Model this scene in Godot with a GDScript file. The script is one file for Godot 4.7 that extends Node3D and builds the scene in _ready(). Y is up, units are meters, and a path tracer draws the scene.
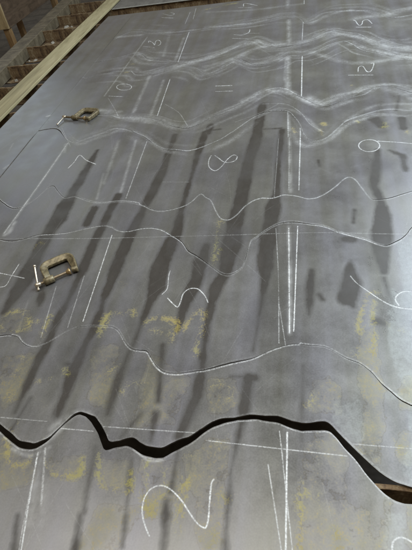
extends Node3D
# Steel sheet cut along wavy lines on a slatted cutting table. Plate coordinates: x across, z towards the viewer, metres.
const TOP := 0.86          # height of the sheet's upper face
const THICK := 0.006
const RIGHT := 0.9         # right end of the sheet
const LEFT := -1.77        # left end of the sheet
const FAR := -4.54         # far end of the sheet
const NEAR := 0.1
const CUTS := {
	"A": [-0.887, -0.588, -0.826, -0.556, -0.805, -0.545, -0.775, -0.53, -0.748, -0.515, -0.721, -0.511, -0.699, -0.511, -0.681, -0.52, -0.665, -0.532, -0.643, -0.569, -0.628, -0.594, -0.617, -0.604, -0.604, -0.609, -0.588, -0.606, -0.558, -0.596, -0.539, -0.579, -0.526, -0.566, -0.512, -0.55, -0.498, -0.532, -0.474, -0.535, -0.45, -0.544, -0.434, -0.545, -0.413, -0.534, -0.392, -0.527, -0.355, -0.526, -0.335, -0.538, -0.312, -0.552, -0.288, -0.563, -0.253, -0.594, -0.223, -0.614, -0.179, -0.622, -0.143, -0.633, -0.103, -0.632, -0.071, -0.633, -0.04, -0.624, -0.015, -0.619, 0.004, -0.62, 0.041, -0.627, 0.055, -0.621, 0.075, -0.597, 0.099, -0.571, 0.123, -0.545, 0.148, -0.52, 0.173, -0.499, 0.198, -0.488, 0.224, -0.482, 0.26, -0.481],
	"A2": [-0.874, -0.564, -0.815, -0.535, -0.789, -0.52, -0.763, -0.506, -0.732, -0.494, -0.706, -0.493, -0.687, -0.499, -0.669, -0.515, -0.66, -0.527, -0.642, -0.562, -0.625, -0.586, -0.614, -0.596, -0.604, -0.6, -0.584, -0.594, -0.559, -0.575, -0.536, -0.551, -0.519, -0.527, -0.502, -0.507, -0.481, -0.513, -0.45, -0.522, -0.432, -0.519, -0.41, -0.507, -0.382, -0.499, -0.349, -0.499, -0.335, -0.508, -0.307, -0.528, -0.284, -0.543, -0.25, -0.578, -0.221, -0.597, -0.177, -0.613, -0.133, -0.62, -0.095, -0.617, -0.07, -0.615, -0.045, -0.604, -0.015, -0.597, 0.004, -0.599, 0.046, -0.602, 0.061, -0.594, 0.085, -0.562, 0.111, -0.532, 0.128, -0.505, 0.147, -0.481, 0.164, -0.463, 0.183, -0.45, 0.202, -0.445, 0.218, -0.445, 0.255, -0.449],
	"B": [-1.031, -0.853, -0.983, -0.861, -0.948, -0.865, -0.917, -0.857, -0.896, -0.84, -0.871, -0.825, -0.838, -0.82, -0.812, -0.833, -0.785, -0.858, -0.757, -0.886, -0.725, -0.906, -0.684, -0.913, -0.639, -0.912, -0.604, -0.909, -0.577, -0.89, -0.544, -0.848, -0.522, -0.829, -0.494, -0.823, -0.468, -0.82, -0.452, -0.799, -0.425, -0.768, -0.4, -0.752, -0.358, -0.748, -0.316, -0.757, -0.279, -0.765, -0.238, -0.781, -0.197, -0.795, -0.153, -0.808, -0.115, -0.832, -0.081, -0.851, -0.039, -0.864, 0.005, -0.862, 0.046, -0.858, 0.073, -0.844, 0.105, -0.82, 0.137, -0.806, 0.166, -0.779, 0.185, -0.748, 0.209, -0.72, 0.225, -0.702, 0.253, -0.683],
	"C": [-1.347, -1.384, -1.239, -1.359, -1.176, -1.348, -1.126, -1.362, -1.079, -1.384, -1.025, -1.389, -0.961, -1.394, -0.911, -1.408, -0.863, -1.426, -0.81, -1.439, -0.776, -1.433, -0.736, -1.406, -0.692, -1.399, -0.644, -1.413, -0.592, -1.415, -0.548, -1.398, -0.5, -1.363, -0.458, -1.327, -0.426, -1.278, -0.393, -1.253, -0.349, -1.215, -0.318, -1.186, -0.288, -1.159, -0.261, -1.151, -0.229, -1.174, -0.211, -1.214, -0.208, -1.275, -0.205, -1.321, -0.183, -1.349, -0.15, -1.389, -0.105, -1.427, -0.051, -1.434, 0.006, -1.421, 0.059, -1.406, 0.11, -1.37, 0.159, -1.347, 0.199, -1.327, 0.23, -1.305, 0.261, -1.296, 0.295, -1.316, 0.326, -1.345, 0.355, -1.391, 0.393, -1.429],
	"D": [-1.514, -1.687, -1.418, -1.665, -1.352, -1.618, -1.312, -1.589, -1.27, -1.576, -1.236, -1.597, -1.202, -1.661, -1.183, -1.732, -1.156, -1.747, -1.122, -1.708, -1.061, -1.649, -1.016, -1.658, -0.942, -1.619, -0.896, -1.602, -0.862, -1.599, -0.796, -1.608, -0.725, -1.597, -0.674, -1.572, -0.622, -1.538, -0.577, -1.529, -0.517, -1.547, -0.471, -1.583, -0.439, -1.643, -0.411, -1.618, -0.387, -1.596, -0.355, -1.519, -0.329, -1.472, -0.298, -1.462, -0.272, -1.489, -0.239, -1.554, -0.192, -1.596, -0.133, -1.596, -0.094, -1.615, -0.045, -1.605, 0.006, -1.583, 0.054, -1.603, 0.103, -1.655, 0.155, -1.724, 0.183, -1.711, 0.207, -1.645, 0.229, -1.579, 0.245, -1.562, 0.291, -1.566, 0.337, -1.586, 0.387, -1.61],
	"E": [-1.502, -2.328, -1.457, -2.34, -1.396, -2.344, -1.351, -2.309, -1.265, -2.196, -1.203, -2.157, -1.16, -2.195, -1.117, -2.223, -1.075, -2.251, -1.043, -2.286, -0.987, -2.29, -0.921, -2.259, -0.867, -2.213, -0.826, -2.182, -0.759, -2.106, -0.693, -2.044, -0.625, -2.023, -0.559, -2.006, -0.504, -2.029, -0.452, -2.071, -0.402, -2.12, -0.338, -2.22, -0.271, -2.32, -0.21, -2.367, -0.147, -2.374, -0.095, -2.349, -0.066, -2.289, -0.036, -2.2, -0.021, -2.117, 0.002, -2.057, 0.038, -2.034, 0.083, -2.057, 0.13, -2.127, 0.179, -2.211, 0.241, -2.254, 0.361, -2.305, 0.482, -2.27],
	"F": [-1.484, -2.448, -1.37, -2.451, -1.226, -2.467, -1.12, -2.483, -1.044, -2.434, -0.967, -2.423, -0.872, -2.397, -0.776, -2.353, -0.69, -2.278, -0.617, -2.246, -0.567, -2.267, -0.52, -2.319, -0.449, -2.387, -0.376, -2.452, -0.304, -2.552, -0.248, -2.62, -0.189, -2.656, -0.122, -2.636, -0.056, -2.546, 0.007, -2.467, 0.032, -2.427, 0.094, -2.387, 0.144, -2.419, 0.208, -2.468, 0.284, -2.496, 0.338, -2.554, 0.424, -2.556, 0.51, -2.466],
	"G": [-1.467, -3.074, -1.364, -3.138, -1.259, -3.149, -1.163, -3.127, -1.106, -3.047, -0.983, -3.037, -0.877, -3.097, -0.817, -3.134, -0.706, -3.074, -0.618, -2.956, -0.532, -3.017, -0.434, -3.144, -0.313, -3.031, -0.179, -3.056, -0.118, -3.136, -0.034, -3.12, 0.054, -3.174, 0.132, -3.259, 0.226, -3.296, 0.276, -3.218, 0.319, -3.119, 0.41, -3.029, 0.495, -2.928, 0.572, -2.894],
	"H": [-1.495, -3.351, -1.442, -3.376, -1.336, -3.408, -1.222, -3.477, -1.163, -3.441, -1.092, -3.336, -0.969, -3.277, -0.837, -3.218, -0.745, -3.204, -0.662, -3.237, -0.552, -3.299, -0.446, -3.422, -0.364, -3.468, -0.308, -3.403, -0.253, -3.321, -0.171, -3.316, -0.091, -3.322, 0.008, -3.374, 0.09, -3.461, 0.172, -3.515, 0.25, -3.46, 0.325, -3.407, 0.377, -3.297, 0.429, -3.218, 0.492, -3.139, 0.6, -3.084],
	"I": [-1.519, -3.794, -1.48, -3.887, -1.405, -3.995, -1.225, -3.938, -1.031, -3.877, -0.887, -3.878, -0.764, -3.896, -0.648, -3.905, -0.549, -3.884, -0.436, -3.893, -0.306, -3.907, -0.196, -3.94, -0.085, -3.912, -0.048, -3.84, -0.026, -3.752, 0.009, -3.751, 0.079, -3.806, 0.152, -3.921, 0.224, -3.943, 0.327, -3.916, 0.443, -3.86, 0.5, -3.768, 0.554, -3.67, 0.685, -3.677],
}
# chalk strokes: points, width, strength
const CHALK := [
	[[-0.339, -0.324, -0.356, -0.347, -0.368, -0.373, -0.37, -0.401, -0.36, -0.423, -0.341, -0.433, -0.316, -0.429, -0.284, -0.407, -0.259, -0.381, -0.237, -0.36, -0.222, -0.353, -0.216, -0.355, -0.214, -0.373, -0.216, -0.399, -0.218, -0.432, -0.218, -0.452, -0.214, -0.459], 0.005, 0.95],
	[[0.166, -0.348, 0.169, -0.365, 0.179, -0.375, 0.191, -0.377, 0.207, -0.37, 0.217, -0.358], 0.005, 0.9],
	[[-0.471, -1.171, -0.471, -1.143, -0.463, -1.085, -0.475, -1.057], 0.0045, 0.85],
	[[-0.452, -1.039, -0.428, -1.014, -0.41, -1.001, -0.405, -1.026, -0.403, -1.06, -0.387, -1.083, -0.359, -1.084, -0.335, -1.061, -0.322, -1.041, -0.314, -1.023], 0.0045, 0.9],
	[[-1.08, -1.208, -1.08, -1.147, -1.078, -1.094, -1.098, -1.084, -1.12, -1.079], 0.0045, 0.85],
	[[-1.173, -1.164, -1.136, -1.158, -1.078, -1.145, -1.022, -1.131], 0.0045, 0.85],
	[[0.134, -1.145, 0.151, -1.113, 0.185, -1.074, 0.225, -1.033, 0.258, -1.013, 0.299, -1.006, 0.333, -1.011], 0.0045, 0.8],
	[[0.341, -1.059, 0.309, -1.076, 0.284, -1.077, 0.264, -1.062, 0.257, -1.042, 0.264, -1.021], 0.0045, 0.75],
	[[-1.145, -1.904, -1.134, -1.959, -1.129, -2.026, -1.074, -1.972, -1.009, -1.929], 0.005, 0.9],
	[[-0.439, -1.953, -0.444, -1.908, -0.434, -1.853, -0.403, -1.819, -0.378, -1.849, -0.358, -1.911, -0.335, -1.947, -0.316, -1.934, -0.319, -1.901, -0.343, -1.884, -0.372, -1.891, -0.4, -1.926, -0.421, -1.951], 0.005, 0.8],
	[[0.306, -1.963, 0.3, -1.944, 0.289, -1.928, 0.274, -1.919, 0.257, -1.917, 0.241, -1.923, 0.228, -1.937, 0.22, -1.955, 0.219, -1.976, 0.225, -1.996, 0.237, -2.011, 0.253, -2.02, 0.271, -2.02, 0.287, -2.012, 0.299, -1.997, 0.305, -1.978, 0.305, -1.957], 0.005, 0.9],
	[[0.299, -2.004, 0.372, -1.986, 0.438, -1.966, 0.499, -1.95], 0.005, 0.9],
	[[-1.079, -2.851, -1.078, -2.832, -1.085, -2.818, -1.1, -2.811, -1.119, -2.812, -1.141, -2.82, -1.161, -2.835, -1.177, -2.854, -1.186, -2.874, -1.187, -2.893, -1.178, -2.906, -1.163, -2.913, -1.142, -2.911, -1.12, -2.901, -1.1, -2.885, -1.085, -2.865, -1.078, -2.845], 0.006, 0.9],
	[[-1.195, -2.739, -1.099, -2.715], 0.006, 0.7],
	[[-0.53, -2.757, -0.432, -2.745], 0.007, 0.8],
	[[-0.519, -2.678, -0.42, -2.666], 0.007, 0.8],
	[[0.222, -2.757, 0.348, -2.73], 0.007, 0.8],
	[[0.274, -2.792, 0.283, -2.859, 0.306, -2.865, 0.32, -2.788, 0.34, -2.784, 0.358, -2.841, 0.367, -2.895, 0.351, -2.895], 0.006, 0.9],
	[[-1.174, -3.683, -1.179, -3.717, -1.14, -3.673, -1.11, -3.611, -1.12, -3.689, -1.102, -3.711, -1.074, -3.664, -1.067, -3.609, -1.078, -3.591], 0.007, 0.9],
	[[-1.199, -3.609, -1.098, -3.555], 0.007, 0.6],
	[[0.316, -3.55, 0.409, -3.52], 0.008, 0.7],
	[[0.31, -3.702, 0.321, -3.676, 0.335, -3.586, 0.355, -3.595, 0.37, -3.67, 0.402, -3.675, 0.421, -3.588], 0.007, 0.85],
	[[-0.524, -3.582, -0.408, -3.536], 0.009, 0.55],
	[[-0.521, -3.66, -0.458, -3.63, -0.416, -3.671, -0.413, -3.736], 0.008, 0.85],
	[[-0.452, -3.666, -0.338, -3.63], 0.008, 0.6],
	[[-0.519, -4.356, -0.516, -4.441, -0.403, -4.332], 0.009, 0.8],
	[[-0.558, -4.337, -0.451, -4.295], 0.009, 0.5],
	[[-1.211, -4.305, -1.101, -4.252], 0.009, 0.6],
	[[-1.224, -4.415, -1.14, -4.335, -1.115, -4.375, -1.159, -4.427], 0.009, 0.5],
	[[-0.033, -3.777, -0.037, -3.401], 0.006, 0.8],
	[[-0.034, -3.111, -0.033, -2.529], 0.007, 0.95],
	[[-0.1, -2.361, -0.09, -2.087], 0.005, 0.8],
	[[-0.036, -2.169, -0.034, -2.071, -0.035, -1.643], 0.0055, 0.95],
	[[-0.036, -1.409, -0.04, -0.912], 0.005, 0.95],
	[[-0.085, -2.086, -0.075, -1.646], 0.004, 0.5],
	[[-0.068, -1.399, -0.052, -0.904], 0.006, 0.75],
	[[-0.134, -2.083, -0.131, -1.6], 0.003, 0.35],
	[[-0.115, -1.4, -0.095, -1.149, -0.081, -0.866], 0.003, 0.5],
	[[-0.088, -1.023, -0.062, -0.859], 0.0025, 0.5],
	[[-0.049, -0.591, -0.044, -0.323], 0.005, 0.98],
	[[-0.068, -0.593, -0.03, -0.325], 0.0026, 0.7],
	[[-0.091, -0.506, -0.052, -0.322], 0.003, 0.6],
	[[-0.062, -0.561, -0.049, -0.454, -0.04, -0.386], 0.0025, 0.4],
	[[-0.886, -3.831, -0.85, -3.212], 0.007, 0.85],
	[[-0.845, -2.926, -0.809, -2.411], 0.006, 0.9],
	[[-0.797, -2.131, -0.766, -1.628], 0.005, 0.9],
	[[-0.752, -1.375, -0.715, -0.931], 0.0045, 0.9],
	[[-0.787, -1.143, -0.759, -0.904], 0.004, 0.4],
	[[-0.876, -1.091, -0.835, -0.86], 0.004, 0.35],
	[[-0.679, -0.482, -0.654, -0.38, -0.623, -0.265], 0.006, 0.85],
	[[-0.68, -0.487, -0.644, -0.324, -0.628, -0.264], 0.003, 0.6],
	[[-0.665, -0.499, -0.616, -0.361], 0.008, 0.3],
	[[-1.22, -3.819, -1.23, -2.745], 0.006, 0.22],
	[[-1.248, -2.162, -1.241, -1.839, -1.241, -1.597, -1.242, -1.401], 0.006, 0.4],
	[[-0.867, -0.575, -0.836, -0.576, -0.692, -0.574], 0.003, 0.42],
	[[-0.528, -0.571, -0.291, -0.572, -0.275, -0.572], 0.003, 0.5],
	[[0.104, -0.573, 0.124, -0.573, 0.202, -0.572, 0.254, -0.571], 0.003, 0.35],
	[[-0.643, -0.557, -0.551, -0.556], 0.0032, 0.6],
	[[-0.247, -0.554, -0.003, -0.545, 0.089, -0.542], 0.0032, 0.6],
	[[-1.29, -1.367, -0.83, -1.356, -0.372, -1.363, 0.006, -1.37, 0.23, -1.359, 0.349, -1.353], 0.0026, 0.4],
	[[-0.627, -1.743, -0.505, -1.734], 0.003, 0.3],
	[[-1.353, -2.344, -1.22, -2.127], 0.004, 0.35],
	[[-1.636, -2.129, -1.506, -2.693, -1.503, -3.49], 0.004, 0.12],
	[[-0.976, -4.372, -0.959, -4.047], 0.006, 0.5],
	[[-0.941, -4.473, -0.912, -4.159], 0.006, 0.6],
	[[-0.029, -4.333, -0.029, -4.222], 0.008, 0.7],
	[[-1.738, -4.285, -1.259, -4.255], 0.005, 0.2],
	[[-1.442, -3.376, -1.089, -3.542], 0.004, 0.25],
	[[-1.192, -2.71, -1.106, -2.559, -1.048, -2.447], 0.005, 0.35],
	[[-0.796, -2.56, -0.696, -2.443, -0.643, -2.34, -0.605, -2.256], 0.005, 0.35],
	[[-0.362, -2.277, -0.231, -2.37, -0.153, -2.452], 0.004, 0.3],
	[[-0.238, -2.466, -0.116, -2.446, -0.038, -2.34, 0.011, -2.204, 0.075, -2.115], 0.004, 0.4],
]
# rubbed chalk
const SMEARS := [
	[[-0.099, -2.316, -0.087, -2.058, -0.071, -1.631], 0.02, 0.4],
	[[-0.07, -1.41, -0.058, -1.149, -0.052, -0.904], 0.018, 0.4],
	[[-0.126, -3.118, -0.111, -2.634], 0.04, 0.5],
	[[-0.138, -3.104, -0.132, -2.762], 0.022, 0.35],
	[[-0.142, -3.861, -0.123, -3.331], 0.04, 0.42],
	[[-0.165, -4.39, -0.158, -4.167], 0.045, 0.35],
	[[-1.003, -3.008, -0.969, -2.485], 0.03, 0.4],
	[[-0.889, -2.92, -0.854, -2.43], 0.025, 0.3],
	[[-1.041, -3.81, -0.987, -3.357], 0.03, 0.22],
	[[-0.909, -3.703, -0.879, -3.255], 0.026, 0.35],
	[[-0.866, -2.15, -0.807, -1.676], 0.02, 0.32],
	[[-0.962, -2.161, -0.913, -1.755], 0.024, 0.22],
	[[-0.942, -1.842, -0.905, -1.629], 0.016, 0.25],
	[[-1.22, -3.819, -1.23, -2.745], 0.016, 0.25],
	[[-1.248, -2.162, -1.241, -1.597, -1.242, -1.401], 0.018, 0.4],
	[[-1.232, -1.476, -1.225, -1.414, -1.234, -1.394], 0.03, 0.45],
	[[-1.259, -2.153, -1.231, -2.066], 0.022, 0.3],
	[[-0.929, -0.886, -0.955, -1.021], 0.01, 0.1],
	[[-0.674, -0.487, -0.629, -0.326], 0.03, 0.22],
	[[-0.666, -0.502, -0.6, -0.329], 0.03, 0.14],
	[[-0.629, -0.588, -0.655, -0.545, -0.682, -0.506], 0.026, 0.4],
	[[-0.576, -0.603, -0.612, -0.607, -0.646, -0.586, -0.67, -0.558], 0.028, 0.3],
	[[-0.757, -0.492, -0.698, -0.477, -0.654, -0.505], 0.014, 0.35],
	[[-0.429, -0.518, -0.383, -0.491, -0.34, -0.497], 0.006, 0.5],
	[[-1.52, -2.518, -1.509, -2.523], 0.026, 0.85],
	[[-1.513, -1.935, -1.504, -1.963], 0.02, 0.6],
	[[-1.592, -2.201, -1.578, -2.123], 0.008, 0.3],
	[[-1.137, -2.499, -0.997, -2.415, -0.836, -2.356], 0.07, 0.3],
	[[-1.19, -2.546, -1.064, -2.5], 0.055, 0.35],
	[[-1.484, -3.9, -1.296, -3.889], 0.065, 0.4],
	[[-1.224, -3.497, -1.069, -3.302], 0.055, 0.3],
	[[-0.835, -3.138, -0.662, -3.237, -0.484, -3.394, -0.353, -3.455], 0.09, 0.34],
	[[-0.639, -3.092, -0.461, -3.186, -0.311, -3.346, -0.049, -3.366, 0.113, -3.474], 0.07, 0.34],
	[[-0.504, -3.162, -0.353, -3.057, -0.138, -3.104], 0.07, 0.2],
	[[-0.629, -3.023, -0.52, -3.131], 0.05, 0.25],
	[[0.146, -3.503, 0.327, -3.349, 0.458, -3.166, 0.596, -3.06], 0.09, 0.34],
	[[0.259, -3.24, 0.419, -3.059, 0.576, -2.923], 0.06, 0.36],
	[[0.026, -3.164, 0.159, -2.997, 0.295, -2.916, 0.487, -2.93], 0.06, 0.32],
	[[-0.766, -3.909, -0.537, -3.88, -0.314, -3.922], 0.06, 0.25],
	[[0.016, -3.716, 0.158, -3.895, 0.301, -3.938], 0.06, 0.25],
	[[0.323, -3.742, 0.489, -3.75, 0.707, -3.828], 0.11, 0.28],
	[[-0.829, -4.316, -0.454, -4.228, -0.06, -4.235], 0.06, 0.22],
	[[-0.335, -2.532, -0.215, -2.627, -0.094, -2.578], 0.07, 0.4],
	[[-0.227, -2.643, -0.093, -2.565, 0.037, -2.397], 0.04, 0.4],
	[[-0.262, -2.307, -0.15, -2.404, -0.037, -2.318, 0.048, -2.138], 0.028, 0.25],
	[[0.175, -2.222, 0.325, -2.36, 0.493, -2.343], 0.034, 0.25],
	[[0.241, -2.528, 0.373, -2.604, 0.522, -2.549], 0.04, 0.28],
	[[-0.502, -2.342, -0.355, -2.461, -0.246, -2.594], 0.04, 0.22],
	[[0.007, -2.497, 0.062, -2.416], 0.06, 0.4],
	[[-0.349, -3.493, -0.245, -3.346], 0.05, 0.4],
]
# oily streaks: x, z, half width
const STREAKS := [
	[-1.048, -2.067, 0.0114, -1.046, -1.923, 0.0218, -1.04, -1.789, 0.0261, -1.043, -1.691, 0.0253, -1.038, -1.59, 0.0415, -1.032, -1.483, 0.0422, -1.04, -1.402, 0.032, -1.032, -1.301, 0.0307, -1.025, -1.219, 0.034, -1.018, -1.131, 0.0389, -1.017, -1.045, 0.0296, -1.024, -0.963, 0.0153],
	[-0.81, -1.654, 0.0213, -0.817, -1.53, 0.0205, -0.813, -1.409, 0.0217, -0.814, -1.346, 0.0234, -0.812, -1.257, 0.0246, -0.806, -1.185, 0.0219, -0.807, -1.122, 0.0155, -0.804, -1.024, 0.0149, -0.808, -0.942, 0.0162, -0.804, -0.837, 0.0171, -0.806, -0.772, 0.0149, -0.803, -0.706, 0.0145, -0.802, -0.649, 0.0109, -0.8, -0.597, 0.0091],
	[-0.927, -1.08, 0.0118, -0.909, -1.022, 0.0172, -0.903, -0.998, 0.0094],
	[-0.891, -1.561, 0.021, -0.889, -1.45, 0.0202],
	[-0.664, -2.178, 0.0164, -0.652, -1.862, 0.0221, -0.652, -1.802, 0.0265, -0.661, -1.645, 0.0252, -0.67, -1.523, 0.0197, -0.677, -1.405, 0.0294, -0.679, -1.284, 0.0301, -0.681, -1.185, 0.0309, -0.676, -1.133, 0.0226, -0.676, -1.026, 0.0144, -0.671, -0.98, 0.0141, -0.67, -0.895, 0.017, -0.676, -0.815, 0.0196, -0.678, -0.749, 0.0222, -0.674, -0.69, 0.0185, -0.671, -0.634, 0.0149, -0.671, -0.597, 0.0132],
	[-0.71, -0.765, 0.0081, -0.683, -0.763, 0.008],
	[-0.505, -2.189, 0.0238, -0.511, -2.011, 0.02, -0.506, -1.791, 0.014, -0.507, -1.673, 0.0134, -0.503, -1.516, 0.0189, -0.496, -1.399, 0.0261, -0.506, -1.282, 0.0346, -0.513, -1.164, 0.0367, -0.506, -1.085, 0.0354, -0.51, -1.029, 0.0208, -0.515, -0.941, 0.0117, -0.518, -0.852, 0.0112, -0.526, -0.803, 0.0109, -0.531, -0.715, 0.0135, -0.528, -0.61, 0.0127],
	[-0.238, -2.466, 0.0218, -0.245, -2.282, 0.0284, -0.244, -2.076, 0.0314, -0.261, -1.896, 0.0297, -0.266, -1.71, 0.0342, -0.267, -1.552, 0.0323, -0.276, -1.423, 0.0347, -0.274, -1.306, 0.0404, -0.278, -1.214, 0.0318, -0.283, -1.144, 0.024, -0.297, -1.101, 0.0237, -0.303, -1.023, 0.0196, -0.304, -0.927, 0.0141, -0.299, -0.831, 0.0119, -0.293, -0.778, 0.0145, -0.294, -0.68, 0.0192, -0.306, -0.625, 0.0187, -0.32, -0.562, 0.013],
	[-0.218, -2.183, 0.0099, -0.131, -2.182, 0.0098],
	[-0.367, -1.308, 0.0188, -0.371, -1.215, 0.029, -0.371, -1.134, 0.028, -0.384, -1.049, 0.0237, -0.39, -0.978, 0.0164, -0.392, -0.904, 0.0095],
	[-0.125, -2.161, 0.0193, -0.13, -1.841, 0.013, -0.127, -1.613, 0.02, -0.136, -1.545, 0.0312, -0.14, -1.419, 0.0335, -0.144, -1.304, 0.0355, -0.14, -1.183, 0.0303, -0.137, -1.14, 0.0198, -0.143, -1.035, 0.0126, -0.15, -0.912, 0.006, -0.155, -0.837, 0.0043],
	[-0.142, -0.746, 0.0123, -0.161, -0.742, 0.0191, -0.16, -0.704, 0.0174, -0.163, -0.644, 0.0156, -0.166, -0.601, 0.0076, -0.178, -0.484, 0.0036, -0.171, -0.315, 0.0053],
	[-0.209, -0.746, 0.0056, -0.153, -0.749, 0.0068],
	[0.288, -1.926, 0.0122, 0.272, -1.806, 0.0234, 0.247, -1.66, 0.0204, 0.261, -1.571, 0.0161, 0.26, -1.464, 0.0308, 0.245, -1.35, 0.036, 0.238, -1.245, 0.0282, 0.236, -1.164, 0.0106],
	[0.125, -1.331, 0.0168, 0.151, -1.33, 0.0166],
	[0.138, -1.222, 0.0048, 0.131, -1.15, 0.0247, 0.132, -1.113, 0.0334, 0.119, -1.052, 0.034, 0.132, -1.015, 0.0116],
	[0.012, -1.173, 0.0097, 0.008, -1.103, 0.0172, 0.005, -1.037, 0.0152, 0.002, -0.979, 0.0059],
	[0.033, -1.063, 0.0122, 0.044, -1.042, 0.009],
	[0.04, -1.867, 0.0105, 0.043, -1.818, 0.0083],
	[0.233, -1.136, 0.0075, 0.243, -1.041, 0.0057],
	[-0.49, -2.262, 0.0189, -0.493, -2.177, 0.0237],
	[-0.471, -2.206, 0.0079, -0.436, -2.212, 0.0079],
	[0.336, -1.921, 0.006, 0.382, -1.875, 0.0156, 0.378, -1.759, 0.0112],
	[0.298, -2.225, 0.0315, 0.326, -2.14, 0.0217],
	[0.421, -2.207, 0.0195, 0.417, -2.109, 0.0189],
	[-0.513, -0.353, 0.0061, -0.498, -0.273, 0.008],
	[-0.531, -0.515, 0.0054, -0.513, -0.394, 0.005, -0.507, -0.356, 0.0049],
	[-0.666, -0.333, 0.005, -0.64, -0.257, 0.0131],
	[-0.317, -0.401, 0.0071, -0.302, -0.295, 0.0087],
	[-0.315, -0.535, 0.0064, -0.312, -0.424, 0.0048],
	[-0.427, -0.492, 0.0039, -0.409, -0.381, 0.0036, -0.394, -0.298, 0.0056],
	[-0.395, -0.619, 0.011, -0.39, -0.543, 0.0066],
	[-0.436, -0.616, 0.0055, -0.472, -0.545, 0.0067],
	[-0.773, -0.641, 0.0077, -0.787, -0.54, 0.0073],
	[-0.427, -0.845, 0.0093, -0.396, -0.658, 0.0084],
	[0.2, -0.957, 0.0179, 0.21, -0.95, 0.0123],
	[-0.014, -0.792, 0.004, -0.015, -0.572, 0.0036],
	[0.165, -1.499, 0.0089, 0.157, -1.426, 0.0086],
	[0.409, -2.292, 0.009, 0.443, -2.455, 0.007],
]
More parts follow.
